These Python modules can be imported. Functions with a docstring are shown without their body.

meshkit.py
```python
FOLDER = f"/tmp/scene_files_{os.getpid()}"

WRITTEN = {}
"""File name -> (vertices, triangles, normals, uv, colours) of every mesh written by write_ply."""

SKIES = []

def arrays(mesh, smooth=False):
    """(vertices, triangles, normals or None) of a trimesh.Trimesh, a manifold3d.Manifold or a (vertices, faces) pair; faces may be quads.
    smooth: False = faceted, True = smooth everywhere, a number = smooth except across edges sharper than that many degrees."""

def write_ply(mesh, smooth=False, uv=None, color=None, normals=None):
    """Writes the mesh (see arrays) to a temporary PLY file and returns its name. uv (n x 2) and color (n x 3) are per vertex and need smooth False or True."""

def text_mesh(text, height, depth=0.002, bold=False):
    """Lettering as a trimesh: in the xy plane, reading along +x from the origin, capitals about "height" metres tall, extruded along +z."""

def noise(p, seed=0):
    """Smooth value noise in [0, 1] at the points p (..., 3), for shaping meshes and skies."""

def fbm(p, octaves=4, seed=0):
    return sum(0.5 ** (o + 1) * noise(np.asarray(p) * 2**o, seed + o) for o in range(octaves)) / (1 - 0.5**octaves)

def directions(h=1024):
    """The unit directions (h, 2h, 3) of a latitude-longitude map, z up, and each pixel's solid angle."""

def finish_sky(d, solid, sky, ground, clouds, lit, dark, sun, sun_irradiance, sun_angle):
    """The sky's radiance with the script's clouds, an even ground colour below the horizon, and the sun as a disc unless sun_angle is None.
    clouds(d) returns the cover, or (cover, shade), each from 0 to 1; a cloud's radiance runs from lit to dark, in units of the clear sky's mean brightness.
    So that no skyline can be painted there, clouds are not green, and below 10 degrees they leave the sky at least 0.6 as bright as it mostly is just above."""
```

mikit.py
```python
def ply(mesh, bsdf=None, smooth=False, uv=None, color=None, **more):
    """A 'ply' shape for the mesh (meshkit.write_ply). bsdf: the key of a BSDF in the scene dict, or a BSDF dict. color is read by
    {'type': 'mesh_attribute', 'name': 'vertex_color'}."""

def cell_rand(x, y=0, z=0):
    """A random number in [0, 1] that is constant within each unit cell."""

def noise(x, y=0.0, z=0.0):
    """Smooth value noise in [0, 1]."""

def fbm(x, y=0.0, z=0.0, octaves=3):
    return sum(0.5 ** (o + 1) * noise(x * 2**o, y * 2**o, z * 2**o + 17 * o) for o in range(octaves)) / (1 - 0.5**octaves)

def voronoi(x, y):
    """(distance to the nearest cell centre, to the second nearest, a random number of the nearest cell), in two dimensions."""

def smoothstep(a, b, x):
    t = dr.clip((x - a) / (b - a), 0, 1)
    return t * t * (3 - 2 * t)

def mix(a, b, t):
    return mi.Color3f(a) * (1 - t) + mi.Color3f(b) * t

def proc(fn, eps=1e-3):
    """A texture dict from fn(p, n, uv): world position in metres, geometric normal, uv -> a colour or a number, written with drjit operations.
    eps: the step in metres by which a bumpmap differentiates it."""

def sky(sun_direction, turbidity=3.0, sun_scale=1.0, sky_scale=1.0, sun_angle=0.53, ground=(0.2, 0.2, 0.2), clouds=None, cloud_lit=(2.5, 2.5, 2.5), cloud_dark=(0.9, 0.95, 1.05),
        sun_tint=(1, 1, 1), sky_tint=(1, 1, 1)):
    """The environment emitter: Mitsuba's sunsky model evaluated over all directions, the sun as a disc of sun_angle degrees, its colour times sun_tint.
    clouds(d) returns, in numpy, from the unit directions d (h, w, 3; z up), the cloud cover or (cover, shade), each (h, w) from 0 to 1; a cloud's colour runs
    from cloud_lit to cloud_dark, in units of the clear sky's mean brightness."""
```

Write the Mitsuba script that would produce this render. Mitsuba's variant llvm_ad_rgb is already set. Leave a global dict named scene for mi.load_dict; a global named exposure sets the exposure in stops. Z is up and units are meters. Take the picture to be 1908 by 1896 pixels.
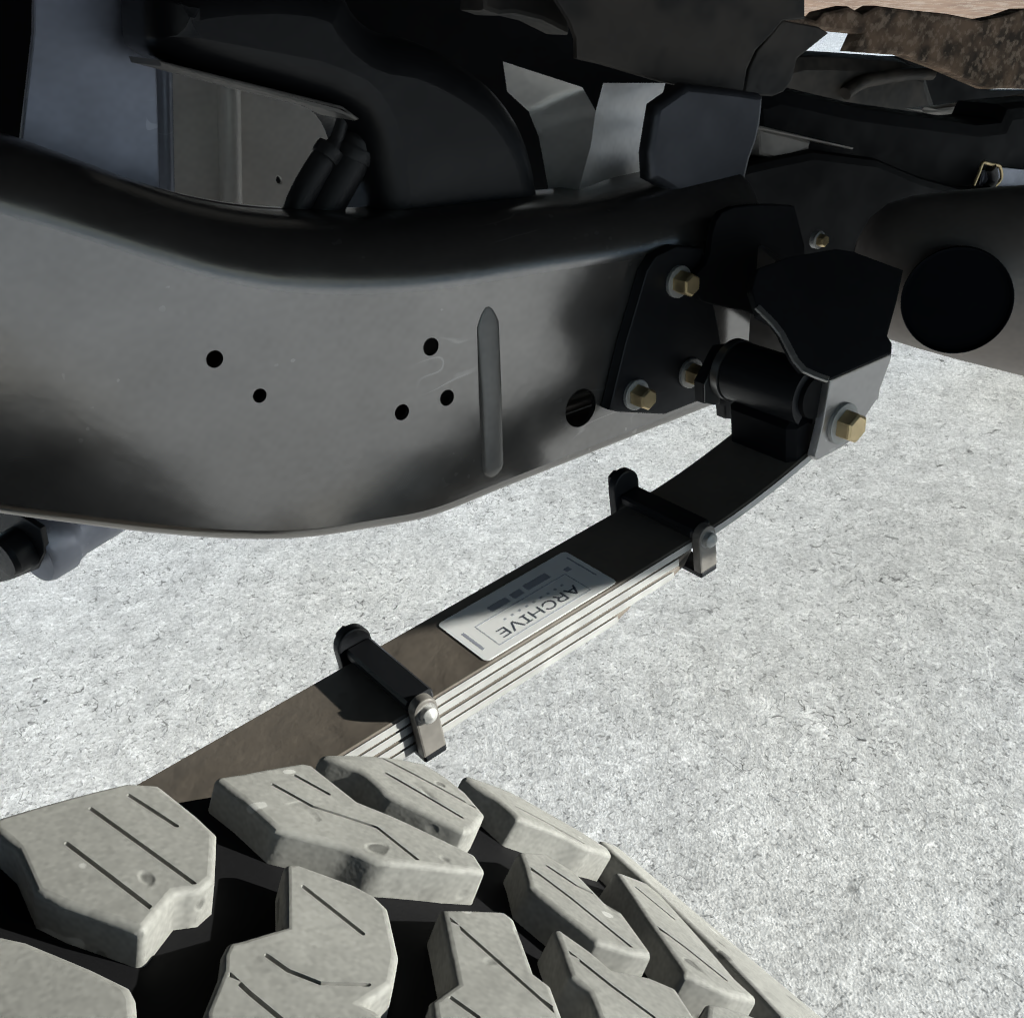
import math, random
import numpy as np, trimesh, mitsuba as mi, drjit as dr
import mikit, meshkit
from mikit import noise, fbm, voronoi, smoothstep, mix, proc
from shapely.geometry import Polygon, LineString, Point
from shapely import prepare
from scipy.spatial import Delaunay
from scipy.interpolate import PchipInterpolator
import mapbox_earcut as earcut

random.seed(7); np.random.seed(7)
T = mi.ScalarTransform4f
scene, labels = {}, {}

# ------------------------------------------------------------------ camera, sky, exposure
W, H, FOC = 1908, 1896, 1995.1
CAM = np.array([-0.40413, -0.51062, 1.04314])
RIGHT = np.array([0.78963353, -0.61133459, -0.05243002])
UP = np.array([0.32679894, 0.3467084, 0.87920176])
FWD = np.array([0.51930852, 0.71138126, -0.47355608])
scene['camera'] = {'type': 'perspective', 'fov': 2 * math.degrees(math.atan(W / 2 / FOC)), 'fov_axis': 'x', 'near_clip': 0.02, 'far_clip': 500.0,
                   'to_world': T().look_at(origin=CAM.tolist(), target=(CAM + FWD).tolist(), up=UP.tolist())}
SUN = (1.0, -1.0, 0.42)
scene['sky'] = mikit.sky(SUN, turbidity=2.5, sun_scale=1.6, sky_scale=1.25, sun_tint=(1.0, 1.41, 2.50), ground=(0.45, 0.45, 0.45))
exposure = 2.20

# ------------------------------------------------------------------ geometry helpers
def ray(x, y):
    v = FWD + RIGHT * (x - W / 2) / FOC - UP * (y - H / 2) / FOC
    return v / np.linalg.norm(v)
def at(x, y, axis, val):
    v = ray(x, y); return CAM + v * (val - CAM[axis]) / v[axis]
def on(x, y, p0, n):
    v = ray(x, y); return CAM + v * (np.dot(np.subtract(p0, CAM), n) / np.dot(v, n))
def unit(v):
    v = np.asarray(v, float); return v / np.linalg.norm(v)

def chaikin(p, n=2):
    p = np.asarray(p, float)
    for _ in range(n):
        q = np.roll(p, -1, 0)
        p = np.stack([.75 * p + .25 * q, .25 * p + .75 * q], 1).reshape(-1, p.shape[1])
    return p
def resample(p, step):
    p = np.asarray(p, float); out = []
    for a, b in zip(p, np.roll(p, -1, 0)):
        n = max(1, int(math.ceil(np.linalg.norm(b - a) / step)))
        out += [a + (b - a) * k / n for k in range(n)]
    return np.array(out)
def ccw(p):
    x, y = p[:, 0], p[:, 1]
    return p if np.sum(x * np.roll(y, -1) - np.roll(x, -1) * y) > 0 else p[::-1]
def offset(r, d):
    """vertex offset of a CCW ring, outward for d > 0"""
    e = np.roll(r, -1, 0) - r; e /= np.linalg.norm(e, axis=1, keepdims=True) + 1e-12
    n = np.stack([e[:, 1], -e[:, 0]], 1); m = n + np.roll(n, 1, 0)
    k = np.maximum((m * m).sum(1, keepdims=True) / 2, .45)
    return r + m / k * d
def slab(outline, h, c=.001, holes=(), step=.012, draft=0., closed=True, fn=None, slots=(), slot_depth=.004, nb=2):
    """a plate of thickness h (0..h along +w) with a rounded top rim of c; holes go through, slots are blind; fn maps (n x 3) -> world"""
    rings, levels = [], 3
    V, F, base = [], [], 0
    def stack(loops, zs, flip=False):
        nonlocal base
        n = len(loops[0])
        for l, z in zip(loops, zs): V.append(np.column_stack([l, np.full(n, z)]))
        i = np.arange(n); j = (i + 1) % n
        for k in range(len(loops) - 1):
            a, b = base + k * n, base + (k + 1) * n
            q = np.vstack([np.stack([a + i, a + j, b + j], 1), np.stack([a + i, b + j, b + i], 1)])
            F.append(q[:, ::-1] if flip else q)
        base += n * len(loops)
    th = [math.pi / 2 * k / nb for k in range(nb + 1)]
    o = resample(ccw(np.asarray(outline, float)), step)
    L = [offset(o, draft)] + [offset(o, -c * (1 - math.cos(t))) for t in th]
    zz = [0.] + [h - c + c * math.sin(t) for t in th]
    stack(L, zz)
    tops, bots = [L[-1]], [L[0]]
    for hl in holes:
        hl = resample(ccw(np.asarray(hl, float)), step)
        Lh = [hl] + [offset(hl, .5 * c * (1 - math.cos(t))) for t in th]
        stack(Lh, zz, True); tops.append(Lh[-1]); bots.append(hl)
    for sl in slots:
        sl = resample(ccw(np.asarray(sl, float)), step)
        stack([offset(sl, -.0003), sl], [h - slot_depth, h], True); tops.append(sl)
        p = offset(sl, -.0003); tri = earcut.triangulate_float64(p, np.array([len(p)], np.uint32)).reshape(-1, 3)
        V.append(np.column_stack([p, np.full(len(p), h - slot_depth)])); F.append(tri.astype(int) + base); base += len(p)
    def cap(rs, z, flip, curved):
        nonlocal base
        pts = np.vstack(rs)
        if curved:
            poly = Polygon(rs[0], [r for r in rs[1:]]).buffer(0); b = poly.bounds
            inner = poly.buffer(-step * .6)
            g = [(x, y) for x in np.arange(b[0], b[2], step) for y in np.arange(b[1], b[3], step) if inner.contains(Point(x, y))]
            if g: pts = np.vstack([pts, g])
            tri = Delaunay(pts).simplices; cen = pts[tri].mean(1); big = poly.buffer(1e-6)
            tri = tri[[big.contains(Point(q)) for q in cen]]
            a, b_, c_ = pts[tri[:, 0]], pts[tri[:, 1]], pts[tri[:, 2]]
            s = (b_[:, 0] - a[:, 0]) * (c_[:, 1] - a[:, 1]) - (b_[:, 1] - a[:, 1]) * (c_[:, 0] - a[:, 0])
            tri = np.where((s < 0)[:, None], tri[:, ::-1], tri)
        else:
            tri = earcut.triangulate_float64(pts, np.cumsum([len(r) for r in rs]).astype(np.uint32)).reshape(-1, 3).astype(int)
            a, b_, c_ = pts[tri[:, 0]], pts[tri[:, 1]], pts[tri[:, 2]]
            s = (b_[:, 0] - a[:, 0]) * (c_[:, 1] - a[:, 1]) - (b_[:, 1] - a[:, 1]) * (c_[:, 0] - a[:, 0])
            tri = np.where((s < 0)[:, None], tri[:, ::-1], tri)
        V.append(np.column_stack([pts, np.full(len(pts), z)])); F.append((tri[:, ::-1] if flip else tri) + base); base += len(pts)
    cap(tops, h, False, fn is not None)
    if closed: cap(bots, 0., True, False)
    v, f = np.vstack(V), np.vstack(F)
    if fn is not None: v = fn(v)
    return trimesh.Trimesh(v, f, process=False)
def place(mesh, O, U, V, N):
    m = mesh.copy(); v = m.vertices
    m.vertices = np.asarray(O) + v[:, :1] * np.asarray(U) + v[:, 1:2] * np.asarray(V) + v[:, 2:3] * np.asarray(N)
    return m
def basis(n, hint=(1, 0, 0)):
    n = unit(n); u = unit(np.asarray(hint) - np.dot(hint, n) * n); return u, np.cross(n, u), n
def plate(px, plane, thick, c=.0015, holes=(), smooth=0, step=.012, nb=2):
    """traced outline on a plane ('y', value) or (point, normal towards the viewer); the plate's thickness goes away from the viewer"""
    if isinstance(plane[0], str): p0, n = np.array([0, plane[1], 0.]), np.array([0, -1., 0])
    else: p0, n = np.asarray(plane[0], float), unit(plane[1])
    u, v, n = basis(n, (1, 0, 0) if abs(n[0]) < .9 else (0, 1, 0))
    def flat(pts):
        q = np.array([on(x, y, p0, n) for x, y in pts]) - p0
        return np.stack([q @ u, q @ v], 1)
    o = flat(px)
    if smooth: o = chaikin(o, smooth)
    return place(slab(o, thick, c, [flat(h) for h in holes], step, nb=nb), p0 - n * thick, u, v, n)
def circle(cx, cy, r, n=20):
    a = np.arange(n) * 2 * math.pi / n
    return np.stack([cx + r * np.cos(a), cy + r * np.sin(a)], 1)
def box(lo, hi, c=.002):
    lo, hi = np.minimum(lo, hi), np.maximum(lo, hi)
    w, d, h = hi - lo; c = min(c, w * .3, d * .3, h * .3)
    m = trimesh.convex.convex_hull(np.array([[x, y, z] for sx in (0, 1) for sy in (0, 1) for sz in (0, 1)
        for x, y, z in ((lo[0] + c if not sx else hi[0] - c, lo[1] if not sy else hi[1], lo[2] + c if not sz else hi[2] - c),
                        (lo[0] if not sx else hi[0], lo[1] + c if not sy else hi[1] - c, lo[2] + c if not sz else hi[2] - c),
                        (lo[0] + c if not sx else hi[0] - c, lo[1] + c if not sy else hi[1] - c, lo[2] if not sz else hi[2]))]))
    return m
def lathe(profile, P, axis, n=40):
    """profile: (radius, height) pairs revolved about the axis through P"""
    pr = np.asarray(profile, float); u, v, w = basis(axis, (0, 0, 1) if abs(unit(axis)[2]) < .9 else (1, 0, 0))
    a = np.arange(n) * 2 * math.pi / n
    vs = np.asarray(P) + (pr[:, None, :1] * (np.cos(a)[None, :, None] * u + np.sin(a)[None, :, None] * v) + pr[:, None, 1:2] * w)
    vs = vs.reshape(-1, 3); F = []
    for k in range(len(pr) - 1):
        i = np.arange(n); j = (i + 1) % n
        F += [np.stack([k * n + i, k * n + j, (k + 1) * n + j], 1), np.stack([k * n + i, (k + 1) * n + j, (k + 1) * n + i], 1)]
    return trimesh.Trimesh(vs, np.vstack(F), process=False)
def tube(path, r, n=20, sub=8, caps=True):
    path = np.asarray(path, float); t = np.arange(len(path)); s = np.linspace(0, len(path) - 1, (len(path) - 1) * sub + 1)
    P = PchipInterpolator(t, path)(s) if len(path) > 2 else np.array([np.interp(s, t, path[:, k]) for k in range(3)]).T
    R = np.interp(s, t, np.broadcast_to(r, len(path)))
    D = np.gradient(P, axis=0); D /= np.linalg.norm(D, axis=1, keepdims=True)
    u = unit(np.cross(D[0], (0.1, .2, 1))); vs, F = [], []
    a = np.arange(n) * 2 * math.pi / n
    for p, d, rr in zip(P, D, R):
        u = unit(u - np.dot(u, d) * d); v = np.cross(d, u)
        vs.append(p + rr * (np.cos(a)[:, None] * u + np.sin(a)[:, None] * v))
    i = np.arange(n); j = (i + 1) % n
    for k in range(len(P) - 1):
        F += [np.stack([k * n + i, k * n + j, (k + 1) * n + j], 1), np.stack([k * n + i, (k + 1) * n + j, (k + 1) * n + i], 1)]
    m = len(P) * n; vs = np.vstack(vs + [P[:1], P[-1:]])
    if caps: F += [np.stack([j, i, i * 0 + m], 1), np.stack([i + m - n, j + m - n, i * 0 + m + 1], 1)]
    return trimesh.Trimesh(vs, np.vstack(F), process=False)
cat = trimesh.util.concatenate

# ------------------------------------------------------------------ scene bookkeeping
def key_for(k):
    if k not in scene: return k
    n = 1
    while f'{k}_{n:03d}' in scene: n += 1
    return f'{k}_{n:03d}'
def add(name, mesh, bsdf, parent=None, smooth=35, **lab):
    k = key_for(f'{parent}__{name}' if parent else name)
    scene[k] = mikit.ply(mesh, bsdf, smooth=smooth)
    if lab: labels[k] = lab
    return k
def thing(name, label, category, **more):
    labels[name] = {'label': label, 'category': category, **more}
    return name

# ------------------------------------------------------------------ materials
def rgb(*c): return {'type': 'rgb', 'value': list(c)}
def paint(key, base, metallic, rough, grime=.25, bump=.00008, freq=14., spec=.5, scuff=0.):
    """semi-gloss dark paint with a film of dust and an uneven surface"""
    b = np.array(base, float)
    def col(p, n, uv):
        g = fbm(p.x * freq, p.y * freq, p.z * freq, 4); f = noise(p.x * 260, p.y * 260, p.z * 260)
        k = 1 - grime + grime * 2 * g + .10 * (f - .5)
        if scuff:
            a_ = fbm(p.x * 30 + 3, p.y * 30, p.z * 30, 3); ln = 1 - smoothstep(0., .03, dr.abs(noise(p.x * 22 + a_ * 1.5, p.y * 22, p.z * 75) - .5))
            mk = smoothstep(.66, .74, noise(p.x * 13 + 9, p.y * 13, p.z * 13)); ch = smoothstep(.86, .90, noise(p.x * 170, p.y * 170, p.z * 170)) * smoothstep(.55, .7, noise(p.x * 16, p.y * 16 + 4, p.z * 16))
            return mi.Color3f(*b.tolist()) * k + mi.Color3f(scuff) * dr.maximum(ln * mk, ch)
        return mi.Color3f(*b.tolist()) * k
    def ro(p, n, uv):
        return dr.clip(rough * (.75 + .6 * fbm(p.x * freq * 2 + 7, p.y * freq * 2, p.z * freq * 2, 3)), .05, 1)
    def bm(p, n, uv):
        return bump * (fbm(p.x * 55, p.y * 55, p.z * 55, 3) * 3 + .25 * noise(p.x * 600, p.y * 600, p.z * 600))
    scene[key] = {'type': 'twosided', 'bsdf': {'type': 'bumpmap', 'tex': proc(bm, 4e-4), 'scale': 1.0,
        'bsdf': {'type': 'principled', 'base_color': proc(col), 'metallic': metallic, 'roughness': proc(ro), 'specular': spec}}}
paint('frame_paint', (.268, .256, .246), .9, .20, .14, .00004, scuff=.09)
paint('bracket_paint', (.20, .20, .20), .85, .32, .22, scuff=.12)
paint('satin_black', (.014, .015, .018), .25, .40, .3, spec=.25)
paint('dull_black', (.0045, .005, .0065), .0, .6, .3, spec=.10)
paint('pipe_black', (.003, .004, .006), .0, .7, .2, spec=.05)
paint('worn_strap', (.15, .14, .13), .2, .45, .4, .0003, 60)
paint('lit_hanger_grey', (.36, .35, .345), .85, .34, .2, scuff=.1)  # lighter version of the hanger black, for faces that catch ground light
paint('tower_black', (.007, .0075, .009), .0, .36, .3, spec=.3)
paint('rib_paint', (.20, .195, .19), .85, .42, .15)
paint('strut_grey', (.055, .058, .068), .7, .4, .35)
paint('bright_sheet', (.70, .68, .66), .55, .38, .25)
paint('grey_panel', (.26, .28, .34), .6, .40, .25, scuff=.10)
paint('tan_panel', (.74, .71, .67), .35, .45, .3, freq=9)
paint('muffler_steel', (.21, .185, .17), .4, .5, .3)
paint('zinc_bolt', (.66, .52, .30), .9, .42, .25, .0004, 60)
paint('bare_edge', (.36, .36, .355), .25, .5, .3, .0004, 60)
paint('spring_paint', (.128, .108, .090), .0, .42, .25, .0003, 30)
paint('dusty_steel', (.16, .15, .14), .3, .5, .4, .0004, 40)

def concrete_col(p, n, uv):
    x, y = p.x, p.y
    wx, wy = noise(x * 45, y * 45, 3.) - .5, noise(x * 45 + 9, y * 45, 5.) - .5
    big = fbm(x * 2.2, y * 2.2, 0., 3); mid = fbm(x * 30, y * 30, 2., 4); fine = noise(x * 480, y * 480, 1.); fine2 = noise(x * 1000, y * 1000, 4.)
    a = x * 80 + wx * 4.0; b = y * 80 + wy * 4.0
    r1 = 1 - smoothstep(0.0, .040, dr.abs(noise(a, b, 7.) - .5)); m1 = smoothstep(.50, .62, noise(x * 85 + 3, y * 85, 11.))
    r2 = 1 - smoothstep(0.0, .040, dr.abs(noise(a * 1.8 + 31, b * 1.8, 9.) - .5)); m2 = smoothstep(.54, .66, noise(x * 150 + 8, y * 150, 13.))
    pit = smoothstep(.82, .90, noise(x * 230, y * 230, 15.))
    worn = smoothstep(.35, .65, noise(x * 5, y * 5, 21.))
    agg = smoothstep(.60, .78, noise(x * 110 + 2, y * 110, 17.)); med = noise(x * 230 + 7, y * 230, 19.)
    v = .54 * (.86 + .28 * big) * (.78 + .44 * mid) * (.82 + .36 * med) * (.82 + .36 * fine) * (.88 + .24 * fine2) * (1 + .14 * agg)
    r3 = (1 - smoothstep(0.0, .020, dr.abs(noise(a * .45 + 5, b * .45, 27.) - .5))) * smoothstep(.60, .72, noise(x * 26 + 4, y * 26, 23.))
    v *= 1 - (.40 + .38 * worn) * dr.maximum(dr.maximum(r1 * m1, r2 * m2 * .8), r3)
    v *= 1 - .45 * pit
    warm = noise(x * 3 + 5, y * 3, 30.)
    return mi.Color3f(v * (1.0 + .015 * warm), v, v * (1.02 - .035 * warm))
def concrete_bump(p, n, uv):
    x, y = p.x, p.y
    return .0009 * fbm(x * 70, y * 70, 2., 4) + .00035 * noise(x * 480, y * 480, 1.)
scene['concrete'] = {'type': 'twosided', 'bsdf': {'type': 'bumpmap', 'tex': proc(concrete_bump, 6e-4), 'scale': 1.0,
    'bsdf': {'type': 'principled', 'base_color': proc(concrete_col), 'roughness': .85, 'specular': .3}}}
def tread_col(p, n, uv):
    g = fbm(p.x * 40, p.y * 40, p.z * 40, 4); f = noise(p.x * 700, p.y * 700, p.z * 700); s = smoothstep(.74, .86, noise(p.x * 120, p.y * 120, p.z * 120))
    k = (.80 + .40 * g) * (.86 + .28 * f) * (1 - .10 * s)
    nick = smoothstep(.88, .93, noise(p.x * 95 + 3, p.y * 95, p.z * 95)); chip = smoothstep(.90, .94, noise(p.x * 110 + 40, p.y * 110, p.z * 110))
    tone = fbm(p.x * 9, p.y * 9, p.z * 9 + 3, 3)
    return mi.Color3f(.222, .220, .209) * (k * (.84 + .32 * tone) * (1 - .45 * nick)) + mi.Color3f(.14) * chip
def tread_bump(p, n, uv):
    return .00030 * fbm(p.x * 130, p.y * 130, p.z * 130, 3) - .0006 * smoothstep(.85, .93, noise(p.x * 95 + 3, p.y * 95, p.z * 95)) + .00006 * noise(p.x * 900, p.y * 900, p.z * 900)
scene['dusty_rubber'] = {'type': 'twosided', 'bsdf': {'type': 'bumpmap', 'tex': proc(tread_bump, 3e-4), 'scale': 1.0,
    'bsdf': {'type': 'principled', 'base_color': proc(tread_col), 'roughness': .62, 'specular': .35}}}
paint('black_rubber', (.007, .007, .008), .0, .7, .3, spec=.12)
paint('hose_rubber', (.016, .016, .018), .0, .5, .3)
def rust_col(p, n, uv):
    g = fbm(p.x * 3, p.y * 3, p.z * 3, 5); h = smoothstep(.50, .68, fbm(p.x * 9 + 4, p.y * 9, p.z * 9, 4))
    return mix(mix((.22, .14, .10), (.40, .26, .18), g), (.48, .38, .30), h * .5)
def rust_bump(p, n, uv): return .004 * fbm(p.x * 45, p.y * 45, p.z * 45, 4)
scene['caked_dirt'] = {'type': 'twosided', 'bsdf': {'type': 'bumpmap', 'tex': proc(rust_bump, 1e-3), 'scale': 1.0,
    'bsdf': {'type': 'principled', 'base_color': proc(rust_col), 'roughness': .9, 'specular': .2}}}
def dirt_col(p, n, uv):
    g = fbm(p.x * 18, p.y * 18, p.z * 18, 4)
    return mix((.018, .017, .016), (.055, .047, .040), smoothstep(.35, .7, g))
scene['dirty_black'] = {'type': 'twosided', 'bsdf': {'type': 'bumpmap', 'tex': proc(rust_bump, 1e-3), 'scale': .35,
    'bsdf': {'type': 'principled', 'base_color': proc(dirt_col), 'roughness': .6, 'specular': .4}}}
def dirt2_col(p, n, uv):
    g = fbm(p.x * 26, p.y * 26, p.z * 26, 4); h = fbm(p.x * 90, p.y * 90, p.z * 90 + 3, 4)
    return mix(mix((.05, .038, .030), (.20, .135, .095), smoothstep(.25, .75, g)), (.34, .26, .20), smoothstep(.45, .75, h) * .6)
scene['dirt_brown'] = {'type': 'twosided', 'bsdf': {'type': 'bumpmap', 'tex': proc(rust_bump, 1e-3), 'scale': 1.0,
    'bsdf': {'type': 'principled', 'base_color': proc(dirt2_col), 'roughness': .85, 'specular': .2}}}
scene['label_white'] = {'type': 'twosided', 'bsdf': {'type': 'principled', 'base_color': rgb(.93, .93, .93), 'roughness': .35, 'specular': .5}}
scene['label_ink'] = {'type': 'twosided', 'bsdf': {'type': 'principled', 'base_color': rgb(.06, .07, .09), 'roughness': .5}}
scene['label_grey_ink'] = {'type': 'twosided', 'bsdf': {'type': 'principled', 'base_color': rgb(.34, .36, .42), 'roughness': .5}}
scene['body_paint'] = {'type': 'twosided', 'bsdf': {'type': 'principled', 'base_color': rgb(.03, .03, .035), 'roughness': .3, 'specular': .5}}

# ------------------------------------------------------------------ the ground
g = trimesh.creation.box((120, 120, .2)); g.apply_translation((20, 20, -.1))
add('concrete_ground', g, 'concrete', smooth=False, kind='structure', label='pale grey rough concrete ground lit by the sun', category='ground')

soil = slab(np.array([(11.2, -40), (79, -40), (79, 79), (-39, 79), (-39, 13.5), (2, 10.5), (7.2, 9.2), (10.4, 6.4), (11.6, 2)]), .006, .003, step=2.)
add('dry_soil', soil, 'caked_dirt', smooth=False, kind='structure', label='strip of dry brown soil beyond the concrete', category='soil')

yw = unit(np.array([SUN[0], SUN[1], 0])); yc = yw * 16; yt = np.array([-yw[1], yw[0], 0])
wl = box((-22, -.15, 0), (22, .15, 2.3), .02); wv = wl.vertices
wl.vertices = yc + wv[:, :1] * yt + wv[:, 1:2] * yw + wv[:, 2:3] * np.array([0, 0, 1.])
add('added_glare_wall', wl, 'concrete', label='added plain wall out of view that blocks the low horizon glare', category='wall')  # added out of view to keep horizon glare off the rail paint

# ------------------------------------------------------------------ truck body: floor, arched side, far side (out of view overhead, lip shaped for the shade below)
body = thing('unseen_truck_body', 'dark truck body out of view overhead, its arched opening shading the rail and spring', 'truck body')
arch = [(-2.2, .36), (-1.20, .36)] + [(-.464 + .67 * math.cos(t), .40 + .67 * math.sin(t)) for t in np.linspace(math.radians(183), math.radians(100), 18)] + [(-.1, 1.03), (.2, .965), (.35, .925), (.45, .903), (.525, .877), (.595, .8615), (.68, .850), (.76, .845), (1.20, .845), (1.26, 1.0), (3.6, 1.0)]
side = np.array(arch + [(3.6, 1.75), (-2.2, 1.75)])
add('side_panel', place(slab(side, .03, .006, step=.2), (0, -.56, 0), (1, 0, 0), (0, 0, 1), (0, -1, 0)), 'body_paint', body)
add('side_panel', place(slab(np.array([(-2.2, 1.03), (3.6, 1.03), (3.6, 1.75), (-2.2, 1.75)]), .03, .006, step=.2), (0, 1.36, 0), (1, 0, 0), (0, 0, 1), (0, -1, 0)), 'body_paint', body)
add('floor', box((-2.2, -.558, 1.10), (3.6, 1.328, 1.16), .01), 'dull_black', body)
lin = [(-.464 + .70 * math.cos(t), .40 + .70 * math.sin(t)) for t in np.linspace(math.radians(92), math.radians(188), 26)]
lin = np.array(lin + [(-.464 + .708 * math.cos(t), .40 + .708 * math.sin(t)) for t in np.linspace(math.radians(188), math.radians(92), 26)])
add('unseen_arch_liner', place(slab(lin, .64, .001, step=.1), (0, .085, 0), (1, 0, 0), (0, 0, 1), (0, -1, 0)), 'dull_black', body)  # out of view, placed to darken the rear faces of the tread blocks
add('front_panel', box((3.602, -.58, 1.03), (3.66, 1.36, 1.75), .01), 'body_paint', body)
add('rear_panel', box((-2.26, -.58, .60), (-2.202, 1.36, 1.75), .01), 'body_paint', body)

# ------------------------------------------------------------------ chassis frame rail
YF = .105
rail = thing('chassis_frame', 'long glossy black chassis frame rail curving across the picture, with drilled holes', 'frame rail')
topc = [(-260, 330), (0, 400), (150, 440), (300, 492), (450, 536), (600, 551), (700, 549), (800, 543), (900, 528), (1000, 510), (1100, 495), (1210, 478)]
botc = [(-260, 895), (0, 940), (130, 955), (250, 972), (400, 986), (500, 990), (620, 982), (700, 967), (814, 948), (920, 903), (1010, 868), (1103, 831), (1200, 793), (1309, 751)]
tc = np.array([at(x, y, 1, YF)[[0, 2]] for x, y in topc]); bc = np.array([at(x, y, 1, YF)[[0, 2]] for x, y in botc])
XE = .33
tc = np.vstack([[[-1.9, tc[0, 1] + .02], [-.8, tc[0, 1] + .02]], tc, [[.5, tc[-1, 1]]]])
bc = np.vstack([[[-1.9, bc[0, 1] + .02], [-.8, bc[0, 1] + .02]], bc, [[.5, bc[-1, 1]]]])
tf, bf = PchipInterpolator(*tc.T), PchipInterpolator(*bc.T)
xs = np.unique(np.concatenate([np.linspace(-1.9, -.5, 12), np.linspace(-.5, XE, 90)]))
from scipy.ndimage import gaussian_filter1d
xm = np.linspace(-.5, .5, 201)
tsm = gaussian_filter1d(tf(xm), 5, mode='nearest'); bsm = gaussian_filter1d(bf(xm), 4, mode='nearest')
tz = lambda x: np.where(np.abs(x) <= .5, np.interp(x, xm, tsm), tf(x)); bz = lambda x: np.where(np.abs(x) <= .5, np.interp(x, xm, bsm), bf(x))
RT, RB, YB = .045, .010, .20
sec = []
for a in math.pi / 2 * np.linspace(0, 1, 16) ** 1.4: sec.append(('t', YF + RT * (1 - math.cos(a)), RT * math.sin(a)))
sec += [('t', YB - .01, RT), ('t', YB, RT - .01)]
sec += [('b', YB, .0), ('b', YB - .01, -RB)]
for a in np.linspace(math.pi / 2, 0, 6): sec.append(('b', YF + RB * (1 - math.cos(a)), -RB * math.sin(a)))
V = np.array([[(x, y, (tz(x) if s == 't' else bz(x)) + d) for s, y, d in sec] for x in xs]); n = len(sec)
F = [];
for i in range(len(xs) - 1):
    for k in range(n - 1):
        a, b = i * n + k, (i + 1) * n + k
        F += [(a, b + 1, b), (a, a + 1, b + 1)]
add('flanges', trimesh.Trimesh(V.reshape(-1, 3), F, process=False), 'frame_paint', rail, smooth=50)
webo = np.vstack([np.column_stack([xs, tz(xs)]), np.column_stack([xs, bz(xs)])[::-1]])
def hole(x, y, r, n=18, e=1.):
    p = at(x, y, 1, YF); return circle(p[0], p[2], r, n) * [1, 1]
holes = [hole(400, 669, .0056), hole(484, 737, .0048), hole(803, 646, .0066), hole(833, 741, .0062), hole(749, 768, .0060), hole(1082, 760, .0165)]
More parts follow.
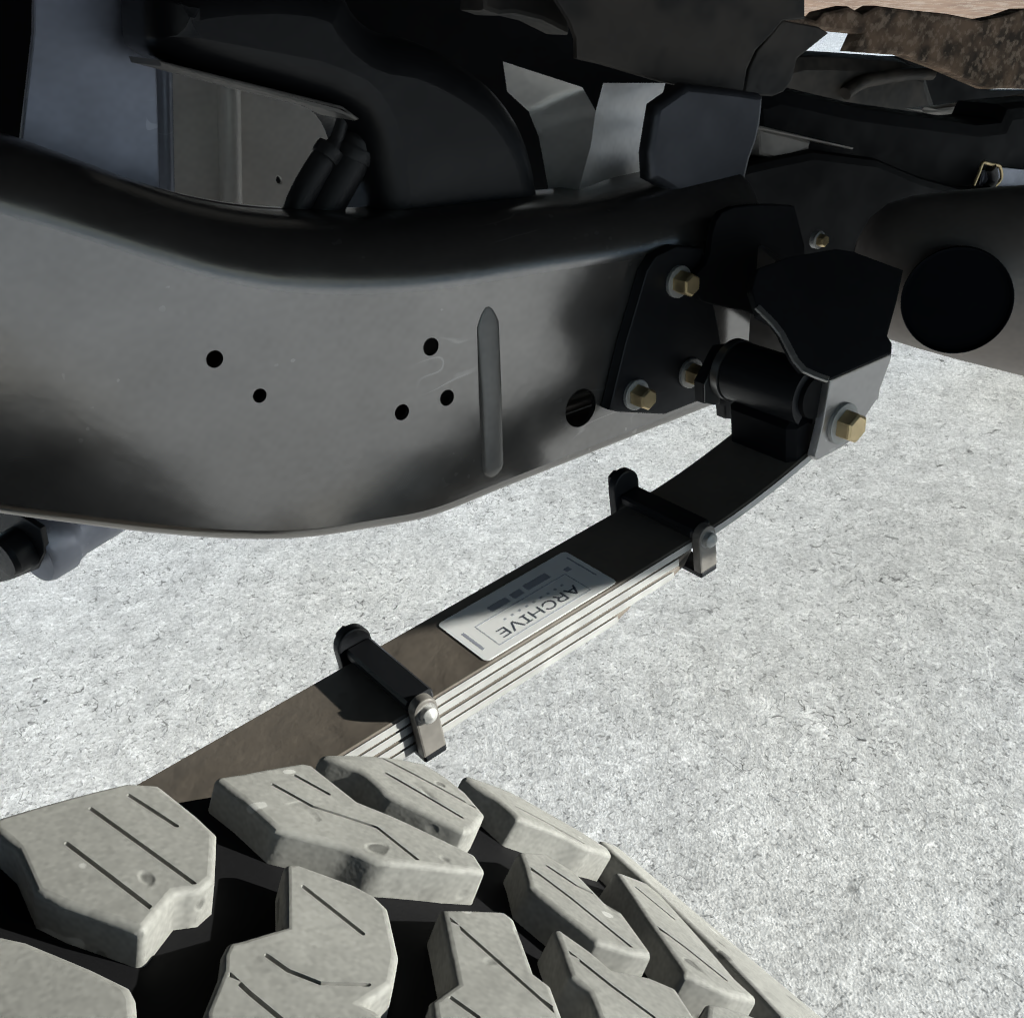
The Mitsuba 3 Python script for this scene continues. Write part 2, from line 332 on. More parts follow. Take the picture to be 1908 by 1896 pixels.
add('web', place(slab(webo, .004, .00004, holes, step=.04), (0, YF + .004, 0), (1, 0, 0), (0, 0, 1), (0, -1, 0)), 'frame_paint', rail, smooth=20)
# raised weld-on stiffener
p0, p1 = at(908, 572, 1, YF), at(918, 888, 1, YF)
sv = []
for k, t in enumerate((1 - np.cos(np.linspace(0, math.pi, 26))) / 2):
    c = p0 + (p1 - p0) * t; e = min(1, t / .10) ** .5 * min(1, (1 - t) / .05) ** .5
    hw, hh = .0100 * max(e, .15), .0036 * (.35 + .65 * min(1, t * 2.2)) * e
    for a in np.linspace(0, math.pi, 9): sv.append((c[0] - hw * math.cos(a) , YF - .0002 - hh * math.sin(a) ** .7, c[2]))
F = []
for i in range(25):
    for k in range(8): a = i * 9 + k; F += [(a, a + 9, a + 10), (a, a + 10, a + 1)]
add('stiffener', trimesh.Trimesh(np.array(sv), F, process=False), 'rib_paint', rail, smooth=60)

# ------------------------------------------------------------------ leaf spring
M = .1051; ZS = .630
SU = unit((1, 0, M)); SN = unit((-M, 0, 1)); SO = np.array([0, 0, ZS])
def sp(u, v, w): return SO + u * SU + np.array([0, 1., 0]) * v + w * SN
def s_uv(x, y, w=0.):
    q = on(x, y, SO + w * SN, SN) - SO; return np.array([q @ SU, q[1]])
HW = .037
spring = thing('leaf_spring', 'long leaf spring pack with a white sticker and two clamps, running past the tyre', 'leaf spring')
def lift(u):
    return .017 * max(0., (u - c2 - .015) / (ue - c2)) ** 1.6
def leaf(u0, u1, w, t, hw, up=False):
    """one leaf with rounded side edges and a tapered tip at u1"""
    q = [(-hw + .002, 0), (-hw, -.002), (-hw, -t + .002), (-hw + .002, -t), (hw - .002, -t), (hw, -t + .002), (hw, -.002), (hw - .002, 0)]
    st = np.concatenate([np.concatenate([np.linspace(u0, u1 - .25, 10), np.linspace(u1 - .23, u1 - .03, 14)]), [u1 - .015, u1]])
    V, F = [], []
    for i, u in enumerate(st):
        f = 1 if i < 24 else (.9 if i == 24 else .7)
        for v, d in q: V.append(sp(u, v * f, w + (lift(u) if up else 0) + d * (1 if i < 25 else .7)))
    m = len(q)
    for i in range(len(st) - 1):
        for k in range(m): a, b = i * m + k, i * m + (k + 1) % m; F += [(a, b, b + m), (a, b + m, a + m)]
    F += [(0, k + 1, k) for k in range(1, m - 1)] + [((len(st) - 1) * m, (len(st) - 1) * m + k, (len(st) - 1) * m + k + 1) for k in range(1, m - 1)]
    return trimesh.Trimesh(np.array(V), F, process=False)
hx = .0088
c2 = (s_uv(1140, 925)[0] + s_uv(1252, 1000)[0]) / 2 + hx; c1 = (s_uv(655, 1238)[0] + s_uv(760, 1332)[0]) / 2 + hx
eye_p = at(1378, 692, 1, HW); er = .0245
ue = (eye_p - SO) @ SU
tl = .0070
def side_strip(u0, u1, w, t, hw, up=False):
    st = np.concatenate([[u0], np.linspace(c2, u1, 14)]) if up else np.array([u0, u1])
    V = [sp(u, -hw - .0006, w + (lift(u) if up else 0) - d) for u in st for d in (.0006, t - .0006)]
    return trimesh.Trimesh(np.array(V), [f for i in range(len(st) - 1) for f in ((2 * i, 2 * i + 1, 2 * i + 3), (2 * i, 2 * i + 3, 2 * i + 2))], process=False)
for k, (u1, hw) in enumerate([(ue + .03, HW), (c2 + .008, HW - .0006), (c2 + .002, HW - .0002), (c2 - .055, HW - .0008)]):
    w = -k * (tl + .0012)
    lk = add('leaf', leaf(-1.1, u1, w, tl, hw, k == 0), 'spring_paint', spring)
    scene[lk + '__edge'] = mikit.ply(side_strip(-1.1, u1 - (.03 if k else 0), w, tl, hw, k == 0), 'bare_edge')
# rolled eye, bush and sleeve
ec = eye_p - np.array([0, HW, 0]); ew = (ec - SO) @ SN
a = np.linspace(-math.pi / 2, 1.25 * math.pi, 40)
pts = []
for t in a:
    for rr in (er, er - tl):
        for v in (HW, -HW): pts.append(ec + SU * rr * math.cos(t) + SN * rr * math.sin(t) + np.array([0, v, 0]))
F = []
for i in range(len(a) - 1):
    b = i * 4
    for k0, k1 in ((0, 1), (1, 3), (3, 2), (2, 0)): F += [(b + k0, b + 4 + k0, b + 4 + k1), (b + k0, b + 4 + k1, b + k1)]
add('eye', trimesh.Trimesh(np.array(pts), F, process=False), 'satin_black', spring, smooth=40)
add('bush', lathe([(0, -.041), (er - tl - .0004, -.041), (er - tl - .0004, .041), (0, .041)], ec, (0, 1, 0)), 'black_rubber', spring)
sm = box((ue - .021, -HW + .003, .004), (ue + .021, HW - .003, ew - er * .7), .006); v_ = sm.vertices
sm.vertices = SO + v_[:, :1] * SU + v_[:, 1:2] * np.array([0, 1., 0]) + v_[:, 2:3] * SN
add('dark_gap_block', sm, 'dull_black', spring)  # added dark block filling the black gap between eye and leaf
for s in (1,): add('bush_sleeve', lathe([(er - .002, .0385), (er + .001, .039), (er + .001, .046), (er - .010, .046)], ec, (0, 1, 0)), 'bracket_paint', spring)

# sticker
q = np.array([s_uv(823, 1163, .001), s_uv(1050, 1020, .001), s_uv(1143, 1082, .001), s_uv(905, 1238, .001)])
lu0, lu1 = (q[0, 0] + q[3, 0]) / 2, (q[1, 0] + q[2, 0]) / 2; lv0, lv1 = (q[2, 1] + q[3, 1]) / 2, (q[0, 1] + q[1, 1]) / 2
def on_spring(m, w): return place(m, SO + w * SN, SU, (0, 1, 0), SN)
rect = np.array(Polygon([(lu0, lv0), (lu1, lv0), (lu1, lv1), (lu0, lv1)]).buffer(-.004).buffer(.004).exterior.coords)[:-1]
lab = add('sticker', on_spring(slab(rect, .0004, .0001), .0002), 'label_white', spring)
labels[lab] = {'label': 'white printed sticker reading ARCHIVE on the top leaf'}
LW = .0006
def ink(u0, v0, u1, v1, mat, name='print_bar'):
    add(name, on_spring(slab(np.array([(u0, v0), (u1, v0), (u1, v1), (u0, v1)]), .0002, .00004), LW), mat, lab)
L, D = lu1 - lu0, lv1 - lv0
U = lambda f: lu0 + f * L
Vv = lambda f: lv0 + f * D
txt = meshkit.text_mesh('ARCHIVE', .0085, .0002); txt.apply_translation(-txt.bounds[0] * [1, 1, 0])
tw = txt.bounds[1, 0]; wanted = .60 * L; txt.apply_scale([wanted / tw, 1.15, 1])
add('lettering', place(txt, sp(U(.80), Vv(.36), LW), -SU, (0, -1, 0), SN), 'label_ink', lab, smooth=False)
fr = .0006
for u0, v0, u1, v1 in ((.14, .12, .84, .135), (.14, .60, .84, .615), (.14, .135, .145, .60), (.835, .135, .84, .60)): ink(U(u0), Vv(v0), U(u1), Vv(v1), 'label_grey_ink', 'print_line')
for u0, v0, u1, v1 in ((.30, .68, .44, .80), (.47, .68, .55, .80), (.58, .69, .76, .82), (.045, .2, .065, .62), (.955, .30, .965, .86), (.86, .62, .90, .70)): ink(U(u0), Vv(v0), U(u1), Vv(v1), 'label_grey_ink')
small = meshkit.text_mesh('SERIES', .004, .0002); small.apply_translation(-small.bounds[0] * [1, 1, 0])
for u in np.linspace(.30, .74, 9): ink(U(u), Vv(.44), U(u + .018), Vv(.475), 'label_grey_ink', 'print_mark')

# clamps around the pack
def clamp(u, lowest, ear, tilt=0.):
    k = key_for_part('clamp'); tk = .012
    def B(lo, hi, c=.0015):
        m = box(np.array(lo), np.array(hi), c); v = m.vertices
        m.vertices = SO + (v[:, :1] + u) * SU + v[:, 1:2] * np.array([0, 1., 0]) + v[:, 2:3] * SN; return m
    def ear_plate(v0, top, hx=hx):
        o = np.array(Polygon([(-hx, lowest), (hx, lowest), (hx, top - hx), (-hx, top - hx)]).union(Point(0, top - hx).buffer(hx)).exterior.coords)[:-1]
        return place(slab(o, tk * .6, .0015, step=.004), SO + u * SU + np.array([0, v0, 0]), SU, SN, (0, -1, 0))
    scene[k] = mikit.ply(cat([ear_plate(HW + .0095, ear, .0130), B((-hx, -HW - .009, lowest - .005), (hx, HW + .0095, lowest + .001))]), 'satin_black', smooth=35)
    scene[k + '__outer_ear'] = mikit.ply(ear_plate(-HW - .0018, .012), 'worn_strap', smooth=35)
    scene[k + '__cross_bar'] = mikit.ply(cat([B((-hx * .98, -HW - .0015, .0006), (hx * 1.35, HW + .0025, .0095), .002)]), 'satin_black', smooth=35)
    P = sp(u, -HW - .0090, .0015)
    scene[k + '__bolt'] = mikit.ply(lathe([(0, .007), (.0048, .005), (.0056, .004), (.0056, 0), (.0072, 0), (.0072, -.0015), (0, -.0015)], P, (0, -1, 0), 24), 'bare_edge', smooth=35)
    P = sp(u, HW + .0095, ear - .0115)
    scene[k + '__nut'] = mikit.ply(lathe([(0, .010), (.0068, .008), (.0075, .007), (.0075, 0), (0, 0)], P, (0, 1, 0), 6), 'satin_black', smooth=20)
def key_for_part(name): return key_for(f'{spring}__{name}')
clamp(c1, -.032, .021)
clamp(c2, -.026, .027)

# ------------------------------------------------------------------ spring hanger
hang = thing('spring_hanger', 'black folded steel spring hanger bracket bolted to the frame rail with yellow bolts', 'bracket')
YP = YF - .011
mp = [(1261, 459), (1310, 463), (1330, 560), (1345, 640), (1316, 742), (1240, 772), (1152, 768), (1135, 764), (1165, 640), (1205, 505), (1222, 478)]
add('mount_plate', plate(mp, ('y', YP), .010, .0015), 'satin_black', hang)
YO = -.0475
lo = [(1547, 709), (1662, 659), (1661, 668), (1632, 748), (1612, 778), (1590, 818), (1572, 832), (1523, 858), (1518, 852), (1533, 790)]
add('side_plate', plate(lo, ('y', YO), .007, .0012, step=.006), 'lit_hanger_grey', hang)
A, Bq = at(1547, 709, 1, YO), at(1662, 659, 1, YO)
Cq = at(1684, 503, 1, -.004)
nrm = unit(np.cross(Bq - A, Cq - A)); nrm = nrm if np.dot(nrm, A - CAM) < 0 else -nrm
cover = [(1547, 708), (1520, 700), (1497, 690), (1480, 668), (1455, 618), (1441, 600), (1415, 585), (1400, 540), (1412, 500), (1470, 478), (1558, 463), (1590, 468), (1684, 503), (1672, 560), (1654, 626), (1663, 640), (1662, 658)]
add('cover_plate', plate(cover, (A, nrm), .006, .0012, step=.006), 'satin_black', hang)
rim = np.array(LineString([(1412, 570), (1444, 602), (1459, 622), (1484, 670), (1500, 688), (1522, 698), (1545, 706)]).buffer(5, cap_style=2).exterior.coords)[:-1]
add('cover_edge_highlight', plate([tuple(q) for q in rim], (A + nrm * .0012, nrm), .002, .0006, step=.003), 'lit_hanger_grey', hang)  # pale strip painted as the highlight along the cover edge
add('dark_wing_plate', plate([(1296, 560), (1296, 512), (1322, 488), (1330, 420), (1350, 388), (1420, 380), (1500, 385), (1500, 660), (1450, 612), (1400, 582), (1345, 572)], ('y', .085), .006, .0012, smooth=1), 'dull_black', hang)  # upper part added in black to darken the rail end
xb = Bq[0] - .006
back = place(slab(np.array([(-.044, .695), (.09, .655), (.09, .80), (.03, .775), (-.044, A[2] - .008)]), .005, .001), (xb, 0, 0), (0, -1, 0), (0, 0, 1), (-1, 0, 0))
v_ = back.vertices; v_[:, 1] *= -1; back.vertices = v_; back.faces = back.faces[:, ::-1]
add('back_plate', back, 'lit_hanger_grey', hang)
inn = [(1312, 752), (1310, 715), (1318, 700), (1338, 660), (1346, 648), (1372, 645), (1375, 700), (1372, 760), (1388, 775), (1380, 783), (1352, 780), (1350, 757)]
add('inner_plate', plate(inn, ('y', .050), .010, .0015), 'satin_black', hang)
add('inner_plate', plate([(1314, 750), (1313, 716), (1338, 662), (1345, 655), (1341, 752), (1330, 755)], ('y', .0485), .001, .0003), 'bracket_paint', hang)
add('spacer', plate([(1357, 648), (1371, 648), (1366, 724), (1354, 724)], ('y', .0465), .003, .0006), 'bracket_paint', hang)
def bolt(px, py, y, r, hgt, mat='zinc_bolt', parent=hang):
    P = at(px, py, 1, y); n = (0, -1, 0)
    k = key_for(f'{parent}__bolt')
    scene[k] = mikit.ply(lathe([(0, hgt), (r * .80, hgt), (r * .95, hgt - .0015), (r, hgt - .003), (r, 0)], P, n, 6), mat, smooth=18)
    scene[k + '__washer'] = mikit.ply(lathe([(0, .0035), (r * 1.28, .0035), (r * 1.35, .003), (r * 1.35, -.002)], P, n, 28), 'bare_edge', smooth=30)
bolt(1262, 524, YP, .0098, .018); bolt(1183, 734, YP, .0098, .018); bolt(1285, 694, YP, .0098, .018)
bolt(1568, 788, YO, .0125, .016)
bolt(1522, 446, .10, .006, .010)

# ------------------------------------------------------------------ tyre
XA, ZA, R, YIN, YOUT, DEP = -.4643, .4017, .4013, -.191, -.475, .0140
tyre = thing('tyre', 'big dusty off-road tyre with chunky grey tread blocks in the foreground', 'tyre')
def cyl(x, y):
    v = ray(x, y); ax, az = CAM[0] - XA, CAM[2] - ZA
    a = v[0] ** 2 + v[2] ** 2; b = v[0] * ax + v[2] * az; c = ax * ax + az * az - R * R
    D = b * b - a * c; t = (-b - math.sqrt(max(D, 0))) / a
    P = CAM + v * t; return (R * math.atan2(P[0] - XA, P[2] - ZA), P[1])
def drop(y):
    d = np.minimum(YIN + .004 - y, y - YOUT); return .3 * np.maximum(.006 - d, 0) ** 2 / .006 + .35 * np.maximum(-d, 0)
def wrap(v):
    r = R - DEP + v[:, 2] - drop(v[:, 1]) * v[:, 2] / DEP; a = v[:, 0] / R
    return np.column_stack([XA + r * np.sin(a), v[:, 1], ZA + r * np.cos(a)])
prof = [(YIN + .004, R - DEP - .002), (YIN + .010, R - .030), (YIN + .016, R - .06), (YIN + .018, R - .10), (YIN + .008, R - .15), (YIN - .02, R - .185), (YIN - .02, R - .20)]
pr = [(R - .20, YOUT + .02), (R - .185, YOUT + .02), (R - .15, YOUT - .008), (R - .10, YOUT - .018), (R - .06, YOUT - .016), (R - .03, YOUT - .010), (R - DEP - .002, YOUT - .002),
      (R - DEP, YOUT + .01), (R - DEP, -.333), (R - DEP, YIN - .01)] + [(r, y) for y, r in prof]
add('carcass', lathe(pr, (XA, 0, ZA), (0, 1, 0), 220), 'black_rubber', tyre, smooth=50)
K1, K4 = 1896 / 500, 1896 / 400
def full(z, pts):
    o = {1: (0, 1396, K1), 2: (450, 1396, K1), 3: (850, 1396, K1), 4: (1100, 1496, K4)}[z]
    return [cyl(o[0] + x / o[2], o[1] + y / o[2]) for x, y in pts]
blocks = [
 (full(1, [(-60, 480), (0, 468), (480, 328), (900, 222), (1130, 240), (1400, 460), (1540, 590), (1525, 900), (1420, 990), (1240, 1010), (1110, 1160), (1015, 1285), (460, 1100), (240, 1000), (110, 700), (0, 600), (-60, 570)]),
  [full(1, l) for l in ([(470, 660), (800, 910), (1110, 1150)], [(640, 415), (1000, 670), (1420, 980)], [(910, 320), (1250, 540)])]),
 (full(2, [(-208, 190), (0, 160), (430, 85), (500, 100), (700, 260), (830, 360), (1100, 470), (1560, 690), (1660, 740), (1740, 860), (1500, 840), (980, 790), (730, 680), (240, 560), (0, 345)]),
  [full(2, l) for l in ([(220, 245), (500, 400), (960, 550), (1330, 845)], [(375, 180), (620, 315)])]),
 (full(2, [(520, 0), (850, 5), (1290, 90), (1450, 190), (1600, 310), (1730, 460), (1650, 560), (1580, 575), (1010, 300), (830, 140)]),
  [full(2, l) for l in ([(1000, 60), (1690, 430)], [(1020, 165), (1560, 480)])]),
 (full(3, [(20, 160), (380, 290), (650, 440), (1080, 700), (1110, 745), (930, 690), (760, 600), (440, 480), (270, 330)]), [full(3, [(420, 400), (900, 660)])]),
 (full(1, [(-320, 1200), (0, 1300), (190, 1340), (650, 1530), (920, 1660), (960, 1740), (970, 1900), (970, 2300), (-320, 2300)]), []),
 (full(2, [(300, 800), (400, 795), (800, 940), (950, 1020), (1050, 1120), (1120, 1450), (1080, 1660), (880, 1790), (1000, 1850), (1020, 1900), (1020, 2300), (-270, 2300), (-275, 1850), (-150, 1550), (-146, 1440), (-100, 1350), (0, 1330), (300, 1240)]),
  [full(2, l) for l in ([(435, 965), (860, 1300)], [(175, 1450), (330, 1560), (560, 1650), (900, 1660)], [(-110, 1560), (60, 1720), (270, 1890), (400, 2000)])]),
 (full(3, [(-117, 1115), (340, 1130), (420, 1190), (560, 1570), (680, 1660), (770, 1900), (800, 2200), (-170, 2200), (-167, 1900), (-187, 1760), (-7, 1640)]),
  [full(3, l) for l in ([(-60, 1180), (300, 1500), (720, 1870)], [(-80, 1720), (160, 1890)])]),
 (full(3, [(690, 1250), (720, 1250), (960, 1420), (1100, 1540), (1350, 1590), (1560, 1680), (1700, 1890), (1750, 2100), (1050, 2100), (1000, 1890), (930, 1700), (800, 1590), (690, 1270)]),
  [full(3, [(760, 1400), (1100, 1670), (1400, 1890)])]),
 (full(3, [(440, 710), (620, 720), (850, 860), (1060, 1080), (1180, 1150), (1400, 1450), (1250, 1430), (1000, 1350), (510, 960), (470, 790)]),
  [full(3, l) for l in ([(480, 800), (800, 1040), (1270, 1420)], [(640, 820), (850, 960), (1060, 1060)])]),
 (full(4, [(220, 590), (480, 690), (640, 820), (900, 1100), (1300, 1560), (1500, 1740), (1250, 1680), (830, 1490), (480, 980)]),
  [full(4, l) for l in ([(500, 1020), (850, 1280), (1200, 1560)], [(400, 740), (740, 1020)])]),
 ([(.345, -.262), (.353, -.225), (.42, -.200), (.43, -.30), (.40, -.37), (.322, -.372), (.314, -.355), (.331, -.315), (.338, -.288)], []),
 (full(4, [(1030, 1750), (1120, 1760), (1500, 1890), (1600, 2000), (1110, 2000)]) + [(.235, -.40), (.225, -.375)], []),
]
A_gen = [(0, -.186), (.046, -.186), (.050, -.205), (.054, -.232), (.046, -.258), (.026, -.262), (.008, -.236), (.002, -.21)]
B_gen = [(.010, -.272), (.042, -.266), (.054, -.285), (.050, -.318), (.036, -.328), (-.004, -.322), (.004, -.300)]
P_ = 2 * math.pi * R / 40
for k in range(40):
    s = k * P_
    if s > .42 and s < 2 * math.pi * R - .03: blocks.append(([(s + a, b) for a, b in A_gen], [[(s + .015, -.2), (s + .03, -.245)]]))
    if s > .42 and s < 2 * math.pi * R - .06: blocks.append(([(s + a, b) for a, b in B_gen], []))
    if s < .43: continue
for k in range(40):
    s = (k + .4) * P_
    near = .05 < s % (2 * math.pi * R) < .40
    blocks.append(([(s + .05 - a, -.666 - b) for a, b in A_gen], [[(s + .035, -.466), (s + .02, -.421)]]))
    if not near: blocks.append(([(s + .05 - a, -.666 - b - .004) for a, b in B_gen], []))
def arrow_free(p): return Polygon(p).buffer(0)
for o, sl in blocks:
    pg = arrow_free(o)
    if pg.geom_type != 'Polygon': pg = max(pg.geoms, key=lambda q: q.area)
    pg = pg.buffer(-.0022).buffer(.0022)
    if pg.geom_type != 'Polygon': pg = max(pg.geoms, key=lambda q: q.area)
    o2 = np.array(pg.simplify(.0003).exterior.coords)[:-1]; slots = []
    for l in sl:
        g = LineString(l).buffer(.00075, cap_style=1).intersection(pg.buffer(-.003))
        for q in getattr(g, 'geoms', [g]):
            if q.area > 8e-6 and q.geom_type == 'Polygon': slots.append(np.array(q.simplify(.0002).exterior.coords)[:-1])
    add('tread_block', slab(o2, DEP, .0026, step=.005, draft=.0004, closed=False, fn=wrap, slots=slots, slot_depth=.005, nb=4), 'dusty_rubber', tyre, smooth=40)
wheel = add('rim', lathe([(.02, YOUT + .10), (.12, YOUT + .09), (.185, YOUT + .06), (.205, YOUT + .018), (.212, YOUT + .016), (.205, YOUT + .03), (.19, YOUT + .07), (.19, YIN - .05), (.205, YIN - .03), (.212, YIN - .016), (.20, YIN - .02)], (XA, 0, ZA), (0, 1, 0), 64), 'dull_black', tyre)

# ------------------------------------------------------------------ above and behind the rail
tower = thing('shock_tower', 'black pressed steel tower bending down onto the frame rail', 'bracket')
add('arm', plate([(294, -60), (292, 40), (300, 116), (640, 203), (683, 243), (702, 330), (722, 470), (1034, 470), (1024, 350), (1002, 255), (955, 178), (900, 130), (800, 72), (700, 58), (640, -60)], ('y', .165), .06, .026, step=.012, smooth=2, nb=6), 'tower_black', tower, smooth=60)
add('rim', plate([(296, 112), (640, 198), (672, 222), (664, 226), (630, 209), (300, 124)], ('y', .160), .05, .002), 'dusty_steel', tower)

add('side_shield', plate([(64, -80), (292, -80), (284, 60), (292, 110), (296, 250), (300, 420), (60, 420), (28, 330), (40, 250), (62, 60)], ('y', .235), .004, .0015), 'grey_panel', label='blue grey sheet metal shield left of the opening, behind the rail', category='metal shield')
hs = thing('heat_shield', 'pale grey metal sheet with a pressed fold, seen through the opening above the rail', 'metal shield')
add('sheet', plate([(240, 60), (425, 60), (425, 480), (240, 480)], ('y', .40), .003, .001), 'tan_panel', hs)
add('sheet', plate([(427, 100), (740, 100), (740, 480), (427, 480)], ('y', .412), .003, .001, holes=[[(517, 328), (522, 330), (526, 337), (524, 343), (518, 342), (514, 335)]]), 'tan_panel', hs)
add('fold', tube([at(303, 60, 1, .392), at(312, 480, 1, .392)], .007), 'grey_panel', hs)
add('fold', tube([at(424, 60, 1, .398), at(432, 480, 1, .398)], .010), 'tan_panel', hs)

for px, rr, lb in (([(650, 190), (640, 220), (626, 262), (600, 300), (574, 345), (557, 380), (543, 425), (540, 500)], [.0045, .0045, .0050, .0090, .0095, .0095, .0085, .0085], 'left black rubber hose hanging in the opening'),
                   ([(690, 200), (676, 240), (668, 262), (654, 300), (632, 340), (610, 380), (588, 425), (582, 500)], [.007, .008, .0125, .0130, .0130, .0130, .0115, .0115], 'right, thicker black rubber hose hanging in the opening')):
    P = [at(x, y, 1, .19) for x, y in px]
    k = add('rubber_hose', tube(P, rr, sub=10), 'hose_rubber', smooth=True, label=lb, category='hose', group='hoses hanging in the opening')
    d = unit(P[3] - P[2]); scene[k + '__clamp'] = mikit.ply(lathe([(.006, 0), (rr[3] * 1.10, 0), (rr[3] * 1.14, .002), (rr[3] * 1.14, .007), (rr[3] * 1.10, .009), (.006, .009)], P[2] + d * .006, d, 28), 'hose_rubber', smooth=30)

cup = thing('bump_stop_bracket', 'shiny grey folded sheet bracket with a vertical crease, above the rail', 'bracket')
cp = lambda x, y, d: at(x, y, 1, d)
def merged(m):
    m = m.subdivide().subdivide(); m.merge_vertices(); return m
v = [cp(937, 115, .23), cp(1085, 163, .20), cp(1110, 207, .185), cp(1101, 271, .178), cp(1078, 356, .172), cp(1066, 368, .172), cp(1022, 352, .20), cp(1004, 255, .22), cp(985, 208, .23), cp(945, 171, .235),
     cp(1124, 155, .19), cp(1240, 155, .225), cp(1222, 223, .222), cp(1204, 335, .215), cp(1168, 352, .20), cp(1080, 368, .172)]
left = trimesh.Trimesh(np.array(v), [(0, 9, 1), (9, 8, 1), (8, 7, 2), (8, 2, 1), (7, 3, 2), (7, 6, 3), (6, 4, 3), (6, 5, 4)], process=False)
right = trimesh.Trimesh(np.array(v), [(2, 10, 11), (2, 11, 12), (3, 2, 12), (3, 12, 13), (4, 3, 13), (4, 13, 14), (15, 4, 14), (5, 4, 15)], process=False)
add('left_wall', merged(left), 'bright_sheet', cup, smooth=True); add('right_wall', merged(right), 'bright_sheet', cup, smooth=True)
add('bracket_strut', plate([(1232, 150), (1420, 172), (1426, 182), (1418, 250), (1395, 312), (1386, 380), (1360, 388), (1290, 382), (1240, 350), (1202, 330)], ('y', .13), .012, .006, smooth=1, nb=4), 'strut_grey', label='dark grey upright steel plate right of the creased bracket', category='bracket')
# bed cross member hanging above
bed = thing('bed_cross_member', 'dirty dark steel cross member of the truck bed, top of the picture', 'cross member')
add('face', plate([(1000, -60), (1062, 40), (1074, 72), (1075, 110), (1120, 120), (1228, 152), (1367, 183), (1384, 176), (1392, 130), (1408, 95), (1440, 62), (1458, 40), (1500, 36), (1500, -60)], ('y', .16), .004, .0015), 'dirty_black', bed)
add('end_cap', plate([(1459, 38), (1525, 50), (1545, 62), (1485, 110), (1476, 150), (1460, 172), (1440, 180), (1388, 177), (1396, 130), (1412, 95)], ('y', .20), .004, .0015), 'dirty_black', bed)
add('lip', plate([(1062, 66), (1010, 40), (960, 28), (930, 30), (900, 20), (900, -60), (1070, -60)], ('y', .22), .03, .004), 'dirty_black', bed)
add('added_dark_sheet', plate([(-300, -150), (1450, -150), (1450, 440), (-300, 440)], ('y', .48), .02, .003), 'dull_black', label='black sill added to darken the space behind the tower', category='backing')  # added black sheet that closes bright gaps behind the tower
add('added_dark_backdrop', plate([(1250, 104), (1480, 104), (1700, 106), (1790, 140), (1850, 168), (1990, 168), (1990, 520), (1250, 520)], ('y', 1.0), .03, .006), 'dull_black', label='added black backdrop that darkens the space under the bed behind the tank', category='frame rail')  # added black backdrop hiding the sunlit ground beyond
edge_px = [(1380, 6), (1443, 23), (1488, 23), (1522, 38), (1536, 23), (1584, 12), (1609, 26), (1636, 11), (1688, 18), (1767, 26), (1829, 38), (1871, 30), (1908, 17), (1990, 15), (1990, 168), (1870, 166), (1845, 167), (1760, 130), (1690, 104), (1592, 97), (1607, 64), (1530, 57), (1507, 90), (1440, 110)]
add('bed_floor_edge', plate(edge_px, ('y', .70), .03, .006), 'dirt_brown', label='dirt caked brown bed beam around the bright gap at the top right', category='beam')
tank = thing('fuel_tank', 'dark grey rounded tank far behind under the bed at the right', 'tank')
add('shell', plate([(1400, 200), (1470, 106), (1500, 97), (1560, 98), (1690, 107), (1738, 130), (1738, 150), (1760, 220), (1900, 260), (1900, 420), (1400, 420)], ('y', .80), .15, .03, step=.03), 'dirty_black', tank)
add('rib', tube([at(1575, 175, 1, .79), at(1620, 150, 1, .79), at(1680, 140, 1, .79), at(1735, 138, 1, .79)], .012), 'dirty_black', tank)
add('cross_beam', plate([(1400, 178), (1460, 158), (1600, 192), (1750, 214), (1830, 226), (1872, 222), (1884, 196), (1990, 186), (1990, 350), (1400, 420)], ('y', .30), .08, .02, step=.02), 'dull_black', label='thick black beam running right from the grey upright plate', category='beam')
add('black_cover_beam', plate([(1330, 500), (1380, 310), (1440, 296), (1520, 280), (1640, 296), (1720, 330), (1800, 352), (1990, 352), (1990, 420), (1700, 420), (1640, 520), (1640, 600), (1400, 600)], ('y', .26), .03, .010), 'dull_black', label='black beam closing the dark space behind the hanger bracket', category='beam')  # black sheet covering the dark space past the rail end
add('tan_bracket', cat([plate([(1412, 236), (1500, 258), (1512, 262), (1508, 280), (1480, 290), (1450, 300), (1415, 290)], ('y', .27), .02, .004), plate([(1410, 232), (1592, 276), (1590, 279), (1408, 240)], ('y', .265), .02, .002)]), 'dusty_steel', label='small dusty bracket with a thin lip beside the grey upright plate', category='bracket')
add('pale_rail', plate([(1715, 205), (1800, 195), (1900, 182), (1990, 170), (1990, 214), (1880, 226), (1800, 224)], ('y', .60), .03, .006), 'dusty_steel', label='dusty grey strip of metal at the right edge under the brown floor edge', category='rail')
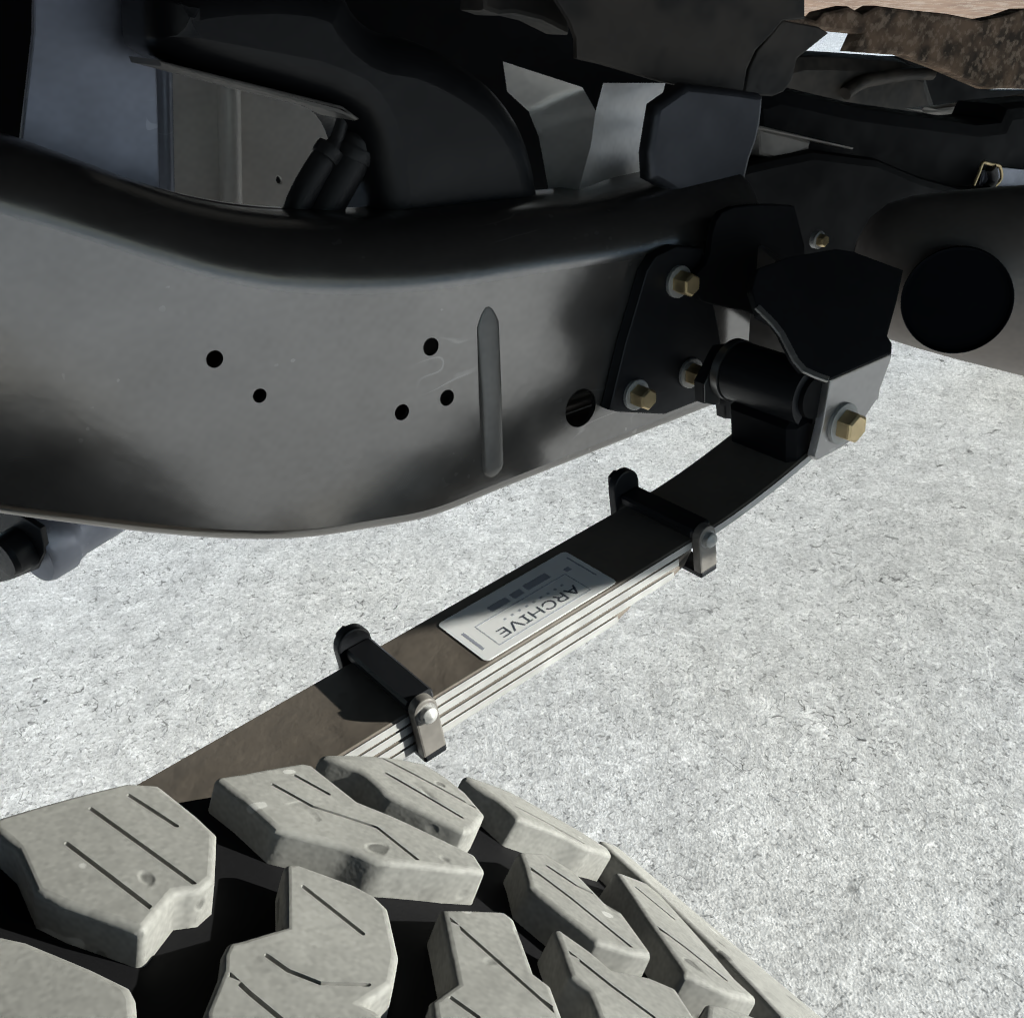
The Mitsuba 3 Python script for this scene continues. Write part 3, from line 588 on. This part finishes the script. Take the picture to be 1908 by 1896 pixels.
# tail pipe drum
drum = thing('muffler', 'big round brown grey muffler with a black pipe end at the right edge', 'muffler')
dc = at(1782, 560, 1, .10); dax = unit(CAM - dc + np.array([-.15, -.1, -.10])); sc = np.linalg.norm(dc - CAM) / FOC
r0 = 97 * sc
ma = unit(-RIGHT * .97 + FWD * .12 + UP * .12); m0 = at(1590, 492, 1, .10); sc = np.dot(m0 - CAM, FWD) / FOC
add('shell', lathe([(r * sc, -h * sc) for r, h in ((0, 0), (50, 4), (88, 20), (114, 46), (130, 84), (140, 130), (156, 220), (172, 330), (176, 380), (176, 640), (0, 660))], m0, ma, 96), 'muffler_steel', drum, smooth=60)
add('seam', lathe([(r * sc, -h * sc) for r, h in ((170, 345), (181, 350), (181, 362), (173, 366))], m0, ma, 96), 'muffler_steel', drum, smooth=40)
zc = np.dot(m0 - CAM, FWD) - 196 * sc; rc = ray(1782, 560); dc = CAM + rc * zc / np.dot(rc, FWD)
dax = unit(CAM - dc + np.array([-.05, -.03, -.05])); r0 = 98 * zc / FOC
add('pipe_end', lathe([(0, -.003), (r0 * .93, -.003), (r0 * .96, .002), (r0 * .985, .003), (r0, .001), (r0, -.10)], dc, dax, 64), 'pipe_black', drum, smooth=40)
clip = thing('wire_clip', 'small bright wire clip on a grey plate at the right edge', 'clip')
add('plate', plate([(1828, 352), (1835, 318), (1868, 312), (1908, 316), (1990, 322), (1990, 350), (1908, 354), (1860, 358)], ('y', .285), .004, .001), 'grey_panel', clip)
add('wire', tube([at(x, y, 1, .275) for x, y in ((1814, 346), (1824, 322), (1832, 303), (1845, 306), (1862, 310), (1866, 330), (1850, 350))], .0022), 'zinc_bolt', clip)
add('body', cat([tube([at(x, y, 1, .277) for x, y in ((1846, 312), (1850, 335), (1838, 352))], .007)]), 'hose_rubber', clip)
# shock absorber below the rail at the left
shock = thing('shock_absorber', 'dark blue grey shock absorber tube under the rail at the left edge', 'shock absorber')
s0 = at(48, 1015, 1, .20); s1 = s0 + np.array([.5, .14, .05]); sax = unit(s1 - s0); ks = np.linalg.norm(s0 - CAM) / FOC
add('tube', lathe([(.0, 0), (72 * ks, 0), (76 * ks, .004), (76 * ks, .02), (70 * ks, .024), (66 * ks, .03), (66 * ks, .55), (0, .56)], s0, sax, 48), 'grey_panel', shock)
add('end_nut', lathe([(0, .018), (34 * ks, .018), (38 * ks, .014), (38 * ks, -.002)], s0, -sax, 24), 'satin_black', shock, smooth=20)
add('end_bracket', plate([(-60, 960), (20, 950), (75, 985), (84, 1030), (70, 1060), (20, 1080), (-60, 1100)], (s0 - sax * .001, -sax), .004, .001), 'satin_black', shock)
